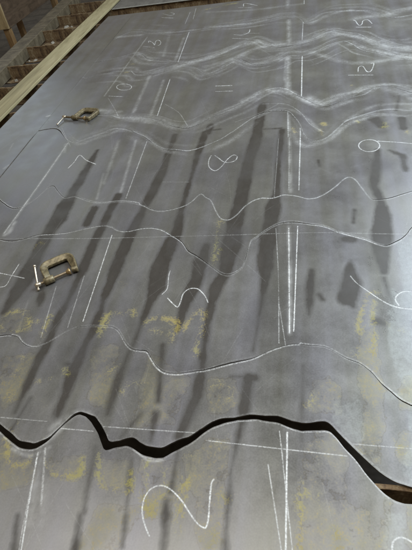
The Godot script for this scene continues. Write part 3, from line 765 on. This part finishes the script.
	for i in W * H:
		var c1 := n1[i] / 255.0 - 0.5
		var c2 := n2[i] / 255.0 - 0.5
		var c3 := n3[i] / 255.0 - 0.5
		var c4 := n4[i] / 255.0 - 0.5
		var c5 := n5[i] / 255.0 - 0.5
		var c6 := n6[i] / 255.0 - 0.5
		var b := 1.0 + 0.22 * c6 + 0.24 * c1 + 0.14 * c5 + 0.09 * c2 + 0.20 * c3 + 0.04 * c4
		var r := STEEL.r * b
		var g := STEEL.g * b
		var bl := STEEL.b * b * (1.0 + 0.18 * c6 - 0.10 * c1)
		var ro := 0.35 + 0.10 * c6 + 0.12 * c5 + 0.05 * c3 + 0.12 * c1 + 0.03 * c2
		var me := METAL
		var f := bf[i] / 255.0
		if f > 0.02:
			var e := f + 1.3 * c5 + 0.45 * c2 + 0.2 * c3 - 0.46
			var k := clampf(e * 1.5, 0.0, 1.0)
			var rim := clampf(1.0 - absf(e - 0.07) * 13.0, 0.0, 1.0)
			var mixv := k * clampf(0.55 + 0.6 * c1 + 0.5 * c5, 0.1, 1.0)
			r *= 1.0 + (0.02 + 0.12 * c2) * mixv
			g *= 1.0 + (-0.02 + 0.12 * c2) * mixv
			bl *= 1.0 - 0.24 * mixv
			ro += 0.10 * mixv
			me *= 1.0 - 0.12 * mixv
			r += (0.085 - r) * rim * 0.42
			g += (0.070 - g) * rim * 0.42
			bl += (0.042 - bl) * rim * 0.42
			var sp := k * clampf((c3 + 0.7 * c2 + 0.35 * rim + 0.4 * c1 - 0.22) * 2.5, 0.0, 0.4)
			r += (0.24 - r) * sp
			g += (0.18 - g) * sp
			bl += (0.06 - bl) * sp
		var p := bp[i] / 255.0
		if p > 0.02:
			var k := clampf((p + 0.8 * c5 + 0.3 * c2 - 0.4) * 2.2, 0.0, 1.0) * (0.20 + 0.25 * c2 + 0.2 * c3)
			r += (0.27 - r) * k
			g += (0.295 - g) * k
			bl += (0.28 - bl) * k
		var d := bd[i] / 255.0
		if d > 0.02:
			var k := clampf((d + 0.30 * c5 + 0.12 * c2 + 0.10 * c4 - 0.31) * 2.5, 0.0, 1.0) * clampf(0.90 + 0.45 * c1 + 0.3 * c5 + 0.3 * c6, 0.0, 1.0)
			r += (DARK.r * b - r) * k
			g += (DARK.g * b - g) * k
			bl += (DARK.b * b - bl) * k
			ro += 0.08 * k
			me *= 1.0 - 0.75 * k
		var oc := bo[i] / 255.0
		if oc > 0.02:
			var vein := 1.0 - minf(1.0, absf(c2) * 6.0)
			var k := clampf((oc * 0.95 + 0.34 * vein + 0.5 * c2 + 0.5 * c3 + 0.7 * c5 - 0.52) * 1.35, 0.0, 0.62)
			r += (0.262 + 0.14 * c2 + 0.08 * c1 - r) * k
			g += (0.222 + 0.14 * c2 - g) * k
			bl += (0.052 - bl) * k
			ro += 0.25 * k
			me *= 1.0 - k
		elif c3 > 0.36 and c5 > 0.2:        # stray rust specks
			r += 0.05
			g += 0.025
		var s := bs[i] / 255.0
		if s > 0.01:
			var k := clampf(s * (0.75 + 0.35 * c4 + 0.6 * c2 + 0.9 * c5), 0.0, 1.0)
			r += (0.58 - r) * k
			g += (0.59 - g) * k
			bl += (0.58 - bl) * k
			ro += 0.2 * k
			me *= 1.0 - k
		var ch := chalk[i]
		if ch > 0.01:
			var k := clampf(ch * (0.80 + 1.5 * c3 + 0.8 * c2 + 0.4 * c5), 0.0, 1.0)
			r += (0.66 - r) * k
			g += (0.67 - g) * k
			bl += (0.66 - bl) * k
			ro += (0.9 - ro) * k
			me *= 1.0 - k
		out[o] = lut[clampi(int(r * 1024.0), 0, 1024)]
		out[o + 1] = lut[clampi(int(g * 1024.0), 0, 1024)]
		out[o + 2] = lut[clampi(int(bl * 1024.0), 0, 1024)]
		orm[o] = 255
		orm[o + 1] = clampi(int(ro * 255.0), 0, 255)
		orm[o + 2] = clampi(int(me * 255.0), 0, 255)
		o += 3
	var m := ORMMaterial3D.new()
	m.albedo_texture = ImageTexture.create_from_image(Image.create_from_data(W, H, false, Image.FORMAT_RGB8, out))
	m.orm_texture = ImageTexture.create_from_image(Image.create_from_data(W, H, false, Image.FORMAT_RGB8, orm))
	m.texture_repeat = false
	zone.mat = m

const ZONE_NEAR := {"x0": -1.51, "x1": 0.91, "z0": -1.50, "z1": 0.11, "res": 0.0012}
const ZONE_FAR := {"x0": -1.79, "x1": 0.91, "z0": -4.56, "z1": -1.10, "res": 0.0019}

# the straight cut gapes in two places
func seam_gap(z: float) -> float:
	return 0.0005 + 0.0062 * smoothstep(-1.5, -1.75, z) * smoothstep(-2.33, -2.22, z) + 0.0042 * smoothstep(-3.5, -3.7, z) * smoothstep(-4.5, -4.2, z)

func top_row(st: SurfaceTool, x: float, z: float, drop: float, zn: Dictionary) -> void:
	st.set_uv(Vector2((x - zn.x0) / (zn.x1 - zn.x0), (z - zn.z0) / (zn.z1 - zn.z0)))
	var e := 0.01
	var nx := (warp(x - e, z) - warp(x + e, z)) / (2.0 * e)
	var nz := (warp(x, z - e) - warp(x, z + e)) / (2.0 * e)
	st.set_normal(Vector3(nx, 1.0, nz).normalized())
	st.add_vertex(Vector3(x, TOP + warp(x, z) - drop, z))

# one piece of the sheet between the cut lines kn (towards the viewer) and kf (far)
func piece(label: String, kn: String, kf: String, zn: Dictionary, cols: int, rows: int) -> void:
	var xs := []
	for i in cols + 1:
		xs.append(-1.5 if i == 0 else lerpf(-1.455, RIGHT, float(i - 1) / (cols - 1)))
	var st := begin(0)
	var ne := []
	var fe := []
	for i in cols + 1:
		var x: float = xs[i]
		var za := cut_z(kn, x) - kerf(kn, x)
		var zb := cut_z(kf, x) + kerf(kf, x)
		ne.append(Vector3(seam_x(za) + 0.0006 if i == 0 else x, 0, za))
		fe.append(Vector3(seam_x(zb) + 0.0006 if i == 0 else x, 0, zb))
		var c := 0.0007       # rounded lip left by the torch
		for j in rows + 3:
			var z: float
			var drop := 0.0
			if j == 0:
				z = za
				drop = 0.0008
			elif j == rows + 2:
				z = zb
				drop = 0.0008
			else:
				z = lerpf(za - c, zb + c, float(j - 1) / rows)
			top_row(st, seam_x(z) + 0.0006 if i == 0 else x, z, drop, zn)
	var n := rows + 3
	for i in cols:
		for j in n - 1:
			var a := i * n + j
			for q in [a, a + 1, a + n + 1, a, a + n + 1, a + n]:
				st.add_index(q)
	var mesh := st.commit()
	var sw := begin(-1)
	var lo := TOP - THICK
	for i in cols:
		for e in [[ne, 1], [fe, -1]]:
			var p: Vector3 = e[0][i]
			var r: Vector3 = e[0][i + 1]
			var pt := Vector3(p.x, TOP + warp(p.x, p.z) - 0.0008, p.z)
			var rt := Vector3(r.x, TOP + warp(r.x, r.z) - 0.0008, r.z)
			var pb := Vector3(p.x, lo, p.z)
			var rb := Vector3(r.x, lo, r.z)
			if e[1] == 1:
				quad(sw, pt, rt, rb, pb)
			else:
				quad(sw, rt, pt, pb, rb)
		quad(sw, Vector3(ne[i].x, lo, ne[i].z), Vector3(ne[i + 1].x, lo, ne[i + 1].z), Vector3(fe[i + 1].x, lo, fe[i + 1].z), Vector3(fe[i].x, lo, fe[i].z))
	for e in [0, cols]:
		var a: Vector3 = ne[e]
		var b: Vector3 = fe[e]
		var ta := Vector3(a.x, TOP + warp(a.x, a.z) - 0.0008, a.z)
		var tb := Vector3(b.x, TOP + warp(b.x, b.z) - 0.0008, b.z)
		if e == 0:
			quad(sw, tb, ta, Vector3(a.x, lo, a.z), Vector3(b.x, lo, b.z))
		else:
			quad(sw, ta, tb, Vector3(b.x, lo, b.z), Vector3(a.x, lo, a.z))
	sw.generate_normals()
	sw.commit(mesh)
	mesh.surface_set_material(0, zn.mat)
	mesh.surface_set_material(1, m_cut)
	var o := MeshInstance3D.new()
	o.name = numbered("steel_strip")
	o.mesh = mesh
	o.set_meta("label", label)
	o.set_meta("category", "steel strip")
	o.set_meta("group", "strips cut from the steel sheet")
	add_child(o)

func build_sheet() -> void:
	m_cut = mottled([lin(0.09, 0.082, 0.075), lin(0.15, 0.135, 0.12), lin(0.2, 0.165, 0.12)], 8.0, 0.6, 0.4, 17)
	var za := ZONE_NEAR.duplicate()
	var zb := ZONE_FAR.duplicate()
	paint(za)
	paint(zb)
	piece("steel strip bearing one big chalked 2, pulled away across an open black gap", "near", "A2", za, 400, 4)
	piece("steel strip without digits along the open black gap", "A", "B", za, 400, 4)
	piece("steel strip with a clamp lying on it beside the chalked line, chalked 4 5 6", "B", "C", za, 400, 4)
	piece("narrow steel strip without digits separating chalked 5 from chalked 8", "C", "D", zb, 320, 3)
	piece("steel strip whose dark streaks run past chalked seven, eight and nine", "D", "E", zb, 320, 4)
	piece("thin steel strip between chalked eight and chalked eleven, the far clamp at its end", "E", "F", zb, 280, 3)
	piece("steel strip chalked ten, eleven and twelve, free of dark streaks", "F", "G", zb, 280, 3)
	piece("narrow steel strip whitened by rubbed chalk between eleven and fourteen", "G", "H", zb, 240, 3)
	piece("steel strip chalked thirteen, fourteen and fifteen among rubbed chalk", "H", "I", zb, 240, 3)
	piece("steel strip chalked sixteen and seventeen along the sheet's back edge", "I", "far", zb, 240, 3)
	# straight side strip between the sheet's long edge and the straight cut
	var st := begin(0)
	var sw := begin(-1)
	var lo := TOP - THICK
	var R := 160
	for i in R + 1:
		var z := lerpf(NEAR, FAR, float(i) / R)
		var xr := seam_x(z) - seam_gap(z)
		var xl := LEFT + 0.002 * wob.get_noise_2d(z * 2.0, 66.0)
		for j in 6:
			var x: float = [xl, xl + 0.001, lerpf(xl, xr, 0.33), lerpf(xl, xr, 0.66), xr - 0.0007, xr][j]
			top_row(st, x, z, 0.0008 if j in [0, 5] else 0.0, zb)
	for i in R:
		for j in 5:
			var a := i * 6 + j
			for q in [a, a + 6, a + 7, a, a + 7, a + 1]:
				st.add_index(q)
	var mesh := st.commit()
	for s in [[LEFT, -1], [0.0, 1]]:
		for i in R:
			var z0 := lerpf(NEAR, FAR, float(i) / R)
			var z1 := lerpf(NEAR, FAR, float(i + 1) / R)
			var a: float = LEFT + 0.002 * wob.get_noise_2d(z0 * 2.0, 66.0)
			var b: float = LEFT + 0.002 * wob.get_noise_2d(z1 * 2.0, 66.0)
			if s[1] == 1:
				a = seam_x(z0) - seam_gap(z0)
				b = seam_x(z1) - seam_gap(z1)
			var p0 := Vector3(a, TOP + warp(a, z0) - 0.0008, z0)
			var p1 := Vector3(b, TOP + warp(b, z1) - 0.0008, z1)
			if s[1] == -1:
				quad(sw, p0, Vector3(a, lo, z0), Vector3(b, lo, z1), p1)
			else:
				quad(sw, p0, p1, Vector3(b, lo, z1), Vector3(a, lo, z0))
	var xf := seam_x(FAR) - 0.001
	var xn := seam_x(NEAR) - 0.001
	quad(sw, Vector3(LEFT, TOP, FAR), Vector3(LEFT, lo, FAR), Vector3(xf, lo, FAR), Vector3(xf, TOP, FAR))
	quad(sw, Vector3(LEFT, TOP, NEAR), Vector3(xn, TOP, NEAR), Vector3(xn, lo, NEAR), Vector3(LEFT, lo, NEAR))
	quad(sw, Vector3(LEFT, lo, NEAR), Vector3(xn, lo, NEAR), Vector3(xf, lo, FAR), Vector3(LEFT, lo, FAR))
	sw.generate_normals()
	sw.commit(mesh)
	mesh.surface_set_material(0, zb.mat)
	mesh.surface_set_material(1, m_cut)
	var o := MeshInstance3D.new()
	o.name = numbered("steel_strip")
	o.mesh = mesh
	o.set_meta("label", "long plain bluish steel side strip beside the pale bar")
	o.set_meta("category", "steel strip")
	o.set_meta("group", "strips cut from the steel sheet")
	add_child(o)

# ---------- table, bar, floor, cabinet ----------
func build_table() -> void:
	var rust := mottled([lin(0.05, 0.03, 0.016), lin(0.125, 0.078, 0.037), lin(0.18, 0.125, 0.065), lin(0.30, 0.25, 0.165)], 2.3, 0.85, 0.1, 31, Vector3.ONE, 0.25)
	var rail_m := mottled([lin(0.06, 0.048, 0.03), lin(0.11, 0.09, 0.056), lin(0.16, 0.135, 0.09)], 1.7, 0.6, 0.2, 41)
	var t := thing("cutting_table", "rusty slatted cutting table under the steel sheet", "table", Vector3(-0.6, 0, -2.4))
	for i in 12:
		var z := -0.482 - 0.43 * i
		if i == 10:
			z = -4.80
		elif i == 11:
			z = -5.2
		var st := begin(-1)
		var xl := -2.33 + (z + 3.3) * 0.0853        # slats end at the rails
		var len_ := 1.82 - xl
		var yaw := Basis(Vector3.UP, 0.012 * grain.get_noise_2d(i * 3.7, 8.0))
		var xc := (xl + 1.82) * 0.5 + 0.6
		block_into(st, Vector3(xc, TOP - THICK - 0.05, z + 2.4), Vector3(len_, 0.10, 0.012), 0.001, yaw, 0.008, 140)
		block_into(st, Vector3(xc, TOP - THICK - 0.104, z + 2.4 + 0.034), Vector3(len_, 0.008, 0.077), 0.001, yaw, 0.0, 1)
		var s := part("slat", done(st), rust, t)
		s.name = "slat" if i == 0 else "slat_%03d" % i
	for i in 2:
		var x: float = [-2.36, 1.70][i]
		var a := Vector3(-2.33, 0, -3.3) if i == 0 else Vector3(1.86, 0, -3.3)
		var b := Vector3(-2.475, 0, -5.0) if i == 0 else Vector3(1.86, 0, -5.0)
		var d := (b - a).normalized()
		var p0 := a - d * 3.5
		var p1 := b + d * 0.6
		var mid := (p0 + p1) * 0.5 + Vector3(0.6, TOP - 0.045, 2.4)
		part("rail", block(mid, Vector3(0.14, 0.09, (p1 - p0).length()), 0.004, Basis(Vector3.UP, atan2(d.x, d.z))), rail_m, t).name = "rail" if i == 0 else "rail_001"
	for i in 4:
		var z: float = -5.1 if i % 2 else -0.1
		var x: float = -2.3 if i < 2 else 1.86
		if i == 1:
			x = -2.48
		if i == 0:
			x = -2.05
		part("leg", block(Vector3(x + 0.6, 0.385, z + 2.4), Vector3(0.09, 0.77, 0.09), 0.004), rail_m, t).name = "leg" if i == 0 else "leg_%03d" % i
	# bits of slag and offcut caught on the ledges of the slats
	var pale_m := mottled([lin(0.12, 0.10, 0.075), lin(0.25, 0.23, 0.19), lin(0.42, 0.41, 0.36)], 16.0, 0.8, 0.0, 43)
	var rng := RandomNumberGenerator.new()
	rng.seed = 5
	for c in SCRAPS:
		var o := MeshInstance3D.new()
		o.name = numbered("scrap")
		var q := begin(-1)
		var n := 7
		var lo := []
		var hi := []
		for i in n:
			var a := TAU * i / n
			var rr: float = c[3] * rng.randf_range(0.55, 1.1)
			lo.append(Vector3(cos(a) * rr * 1.6, 0, sin(a) * rr))
			hi.append(Vector3(cos(a) * rr * 1.1, c[3] * rng.randf_range(0.35, 0.8), sin(a) * rr * 0.7))
		for i in n:
			var i2 := (i + 1) % n
			quad(q, lo[i], lo[i2], hi[i2], hi[i])
			for v in [hi[i], hi[i2], Vector3(0, c[3] * 0.7, 0)]:
				q.add_vertex(v)
			for v in [lo[i2], lo[i], Vector3.ZERO]:
				q.add_vertex(v)
		o.mesh = done(q)
		o.material_override = pale_m
		o.position = Vector3(c[0], TOP - THICK - 0.10 if c[1] < 0.5 else TOP - THICK, c[2])
		o.rotation.y = c[4]
		o.set_meta("label", "small pale scrap lying on a slat ledge beside the pale bar")
		o.set_meta("category", "scrap")
		o.set_meta("group", "scraps among the slats")
		add_child(o)
	# bar lying on the slats beside the sheet
	var bar_m := mottled([lin(0.17, 0.145, 0.075), lin(0.28, 0.245, 0.135), lin(0.36, 0.32, 0.19)], 1.1, 0.6, 0.0, 51, Vector3(1, 1, 0.12))
	var bar := MeshInstance3D.new()
	bar.name = "flat_bar"
	bar.mesh = block(Vector3.ZERO, Vector3(0.142, 0.02, 5.0), 0.003)
	bar.material_override = bar_m
	bar.position = Vector3(-1.893, TOP - THICK + 0.01, -2.75)
	bar.set_meta("label", "pale tan straight bar lying across the rusty slats")
	bar.set_meta("category", "bar")
	add_child(bar)

func build_surroundings() -> void:
	var fl := mottled([lin(0.05, 0.045, 0.04), lin(0.08, 0.072, 0.062), lin(0.12, 0.108, 0.092)], 0.6, 0.85, 0.0, 61)
	var floor_ := MeshInstance3D.new()
	floor_.name = "floor"
	var pm := BoxMesh.new()
	pm.size = Vector3(14, 0.1, 16)
	floor_.mesh = pm
	floor_.position = Vector3(-1, -0.05, -4)
	floor_.material_override = fl
	floor_.set_meta("kind", "structure")
	add_child(floor_)
	# second sheet behind, on the same slats
	var sm := mottled([lin(0.09, 0.09, 0.085), lin(0.13, 0.128, 0.12), lin(0.17, 0.168, 0.155)], 0.9, 0.45, 0.3, 71)
	var em := mottled([lin(0.3, 0.3, 0.27), lin(0.42, 0.42, 0.38)], 3.0, 0.6, 0.2, 72)
	var t := thing("steel_sheet", "plain grey steel sheet with a bright edge behind the cut one", "steel sheet", Vector3(-0.45, TOP - THICK, -5.3))
	part("sheet", block(Vector3(0, 0.003, 0), Vector3(2.72, 0.006, 1.04), 0.001), sm, t)
	part("bright_edge", block(Vector3(0, 0.0035, 0.5235), Vector3(2.72, 0.007, 0.007), 0.001), em, t)
	# cabinet beyond the table
	var brown := mottled([lin(0.05, 0.033, 0.02), lin(0.08, 0.054, 0.034), lin(0.11, 0.075, 0.048)], 0.8, 0.55, 0.0, 81, Vector3(1, 4, 1))
	var tan_ := mottled([lin(0.22, 0.16, 0.08), lin(0.33, 0.25, 0.13), lin(0.4, 0.31, 0.17)], 1.4, 0.6, 0.0, 91, Vector3(1, 0.2, 1))
	var leg_m := mottled([lin(0.13, 0.075, 0.028), lin(0.2, 0.12, 0.05), lin(0.25, 0.16, 0.07)], 1.4, 0.6, 0.0, 95, Vector3(1, 0.2, 1))
	var c := thing("cabinet", "dark brown wooden cabinet with tan front on legs beyond the table", "cabinet", Vector3(CAB.x, 0, CAB.z))
	var y0 := CAB.y
	part("side_panel", block(Vector3(-0.012, y0 + 0.4, -0.72), Vector3(0.022, 0.8, 1.4), 0.002), brown, c)
	part("bottom", block(Vector3(-0.36, y0 + 0.012, -0.72), Vector3(0.67, 0.022, 1.4), 0.002), brown, c)
	part("front_panel", block(Vector3(-0.36, y0 + 0.4, -0.008), Vector3(0.72, 0.8, 0.022), 0.002), tan_, c)
	part("top", block(Vector3(-0.36, y0 + 0.813, -0.7), Vector3(0.76, 0.024, 1.46), 0.002), brown, c)
	part("back_panel", block(Vector3(-0.36, y0 + 0.4, -1.44), Vector3(0.72, 0.8, 0.022), 0.002), brown, c)
	for p in [Vector2(-0.06, -0.06), Vector2(-0.66, -0.06), Vector2(-0.06, -1.38), Vector2(-0.66, -1.38)]:
		part("leg", block(Vector3(p.x, y0 * 0.5, p.y), Vector3(0.07, y0, 0.07), 0.004), leg_m, c)

# ---------- clamps ----------
# frame outline in the clamp's own plane: x along the screw (handle at -x), y towards the spine
func clamp_mesh_frame(l: float, dp: float) -> ArrayMesh:
	var st := begin(1)
	# centre line of the C: boss -> corner -> spine -> corner -> anvil
	var pts := []
	var k := 0.022
	pts.append(Vector2(0, -0.004))
	pts.append(Vector2(-0.002, dp * 0.45))
	for i in 5:
		var a := PI - i * PI / 8.0
		pts.append(Vector2(k - 0.002, dp - k) + Vector2(cos(a), sin(a)) * k)
	for i in 5:
		var a := PI / 2.0 - i * PI / 8.0
		pts.append(Vector2(l - k, dp - k) + Vector2(cos(a), sin(a)) * k)
	pts.append(Vector2(l, dp * 0.4))
	pts.append(Vector2(l - 0.001, 0.0))
	pts.append(Vector2(l - 0.003, -0.011))
	var n := pts.size()
	var rings := []
	for i in n:
		var d: Vector2 = (pts[mini(i + 1, n - 1)] - pts[maxi(i - 1, 0)]).normalized()
		var nn := Vector2(-d.y, d.x)          # outwards
		var f := float(i) / (n - 1)
		var web := 0.0112 + 0.0042 * sin(f * PI)       # half depth in the plane
		var th := 0.0110                              # half height of the flange
		if i >= n - 2:
			web *= 0.8
			th *= 0.85
		var ring := []
		# T section: thick outer flange, thinner web inwards
		for s in [[1.0, 0.7], [1.0, -0.7], [0.85, -1.0], [0.45, -1.0], [0.3, -0.62], [-0.9, -0.55], [-1.0, -0.4], [-1.0, 0.4], [-0.9, 0.55], [0.3, 0.62], [0.45, 1.0], [0.85, 1.0]]:
			var q: Vector2 = pts[i] + nn * web * s[0]
			ring.append(Vector3(q.x, th * s[1], -q.y))
		rings.append(ring)
	for i in n - 1:
		for j in 12:
			var j2 := (j + 1) % 12
			quad(st, rings[i][j], rings[i][j2], rings[i + 1][j2], rings[i + 1][j])
	for e in [0, n - 1]:
		var c := Vector3.ZERO
		for v in rings[e]:
			c += v / 12.0
		for j in 12:
			var j2 := (j + 1) % 12
			for v in ([c, rings[e][j2], rings[e][j]] if e == 0 else [c, rings[e][j], rings[e][j2]]):
				st.add_vertex(v)
	# threaded boss and anvil face
	tube(st, [Vector3(-0.019, 0, 0), Vector3(-0.018, 0, 0), Vector3(0.018, 0, 0), Vector3(0.019, 0, 0)], [0.012, 0.0135, 0.0135, 0.012], 16)
	tube(st, [Vector3(l - 0.016, 0, 0), Vector3(l - 0.015, 0, 0), Vector3(l + 0.006, 0, 0)], [0.009, 0.0105, 0.0105], 16)
	return done(st)

func c_clamp(label: String, at: Vector3, turn: float, l: float, dp: float, tail: float, pad_x: float, bar_dir: Vector3, bar_shift: float, m: Dictionary) -> void:
	var t := thing("c_clamp", label, "clamp", at, "clamps lying on the sheet")
	t.rotation.y = turn
	part("frame", clamp_mesh_frame(l, dp), m.cast, t)
	# screw with its thread
	var st := begin(1)
	var pts := []
	var rad := []
	var x0 := -tail
	var n := int((pad_x - x0) / 0.00125)
	for i in n + 1:
		pts.append(Vector3(lerpf(x0, pad_x, float(i) / n), 0, 0))
		rad.append(0.0062 - (0.0009 if i % 2 else 0.0))
	tube(st, pts, rad, 12)
	var sc := part("screw", done(st), m.steel, t)
	# head of the screw that carries the handle
	st = begin(1)
	tube(st, [Vector3(x0 - 0.020, 0, 0), Vector3(x0 - 0.018, 0, 0), Vector3(x0 - 0.012, 0, 0), Vector3(x0 - 0.002, 0, 0), Vector3(x0 + 0.003, 0, 0)], [0.004, 0.008, 0.0095, 0.009, 0.006], 14)
	part("screw_head", done(st), m.bright, sc)
	st = begin(1)
	tube(st, [Vector3(pad_x - 0.004, 0, 0), Vector3(pad_x - 0.002, 0, 0), Vector3(pad_x + 0.003, 0, 0), Vector3(pad_x + 0.006, 0, 0), Vector3(pad_x + 0.011, 0, 0), Vector3(pad_x + 0.0115, 0, 0)], [0.006, 0.0085, 0.0095, 0.012, 0.0125, 0.011], 16)
	part("swivel_pad", done(st), m.brass, t)
	var hb := Vector3(x0 - 0.010, 0, 0)
	var e0 := hb + bar_dir * (bar_shift - 0.045)
	var e1 := hb + bar_dir * (bar_shift + 0.045)
	st = begin(1)
	tube(st, [e0, e0 + bar_dir * 0.002, e1 - bar_dir * 0.002, e1], [0.003, 0.0036, 0.0036, 0.003], 10)
	for e in [e0, e1]:
		var b := []
		var r := []
		for i in 7:
			var a := PI * i / 6.0
			b.append(e - bar_dir * cos(a) * 0.006)
			r.append(maxf(0.0004, sin(a) * 0.006))
		tube(st, b, r, 10)
	part("handle", done(st), m.bright, t)

func build_clamps() -> void:
	var m := {
		"cast": mottled([lin(0.06, 0.048, 0.026), lin(0.15, 0.122, 0.066), lin(0.25, 0.21, 0.125)], 9.0, 0.46, 0.35, 111, Vector3.ONE, 0.03),
		"steel": mottled([lin(0.16, 0.12, 0.075), lin(0.30, 0.25, 0.17)], 12.0, 0.42, 0.7, 121),
		"bright": mat(lin(0.52, 0.47, 0.38), 0.34, 0.9),
		"brass": mottled([lin(0.24, 0.16, 0.07), lin(0.42, 0.31, 0.16)], 12.0, 0.4, 0.7, 131),
	}
	c_clamp("bronze coloured clamp on the strip chalked 4, 5 and 6", Vector3(-0.905, TOP + 0.0135, -1.107), 0.642, 0.101, 0.089, 0.032, 0.069, Vector3(0.227, 0.507, -0.832).normalized(), 0.028, m)
	c_clamp("small bronze coloured clamp beside the straight cut near the chalked 10", Vector3(-1.303, TOP + 0.0135, -2.437), -0.270, 0.099, 0.095, 0.070, 0.063, Vector3(0.122, -0.072, 0.990).normalized(), 0.036, m)
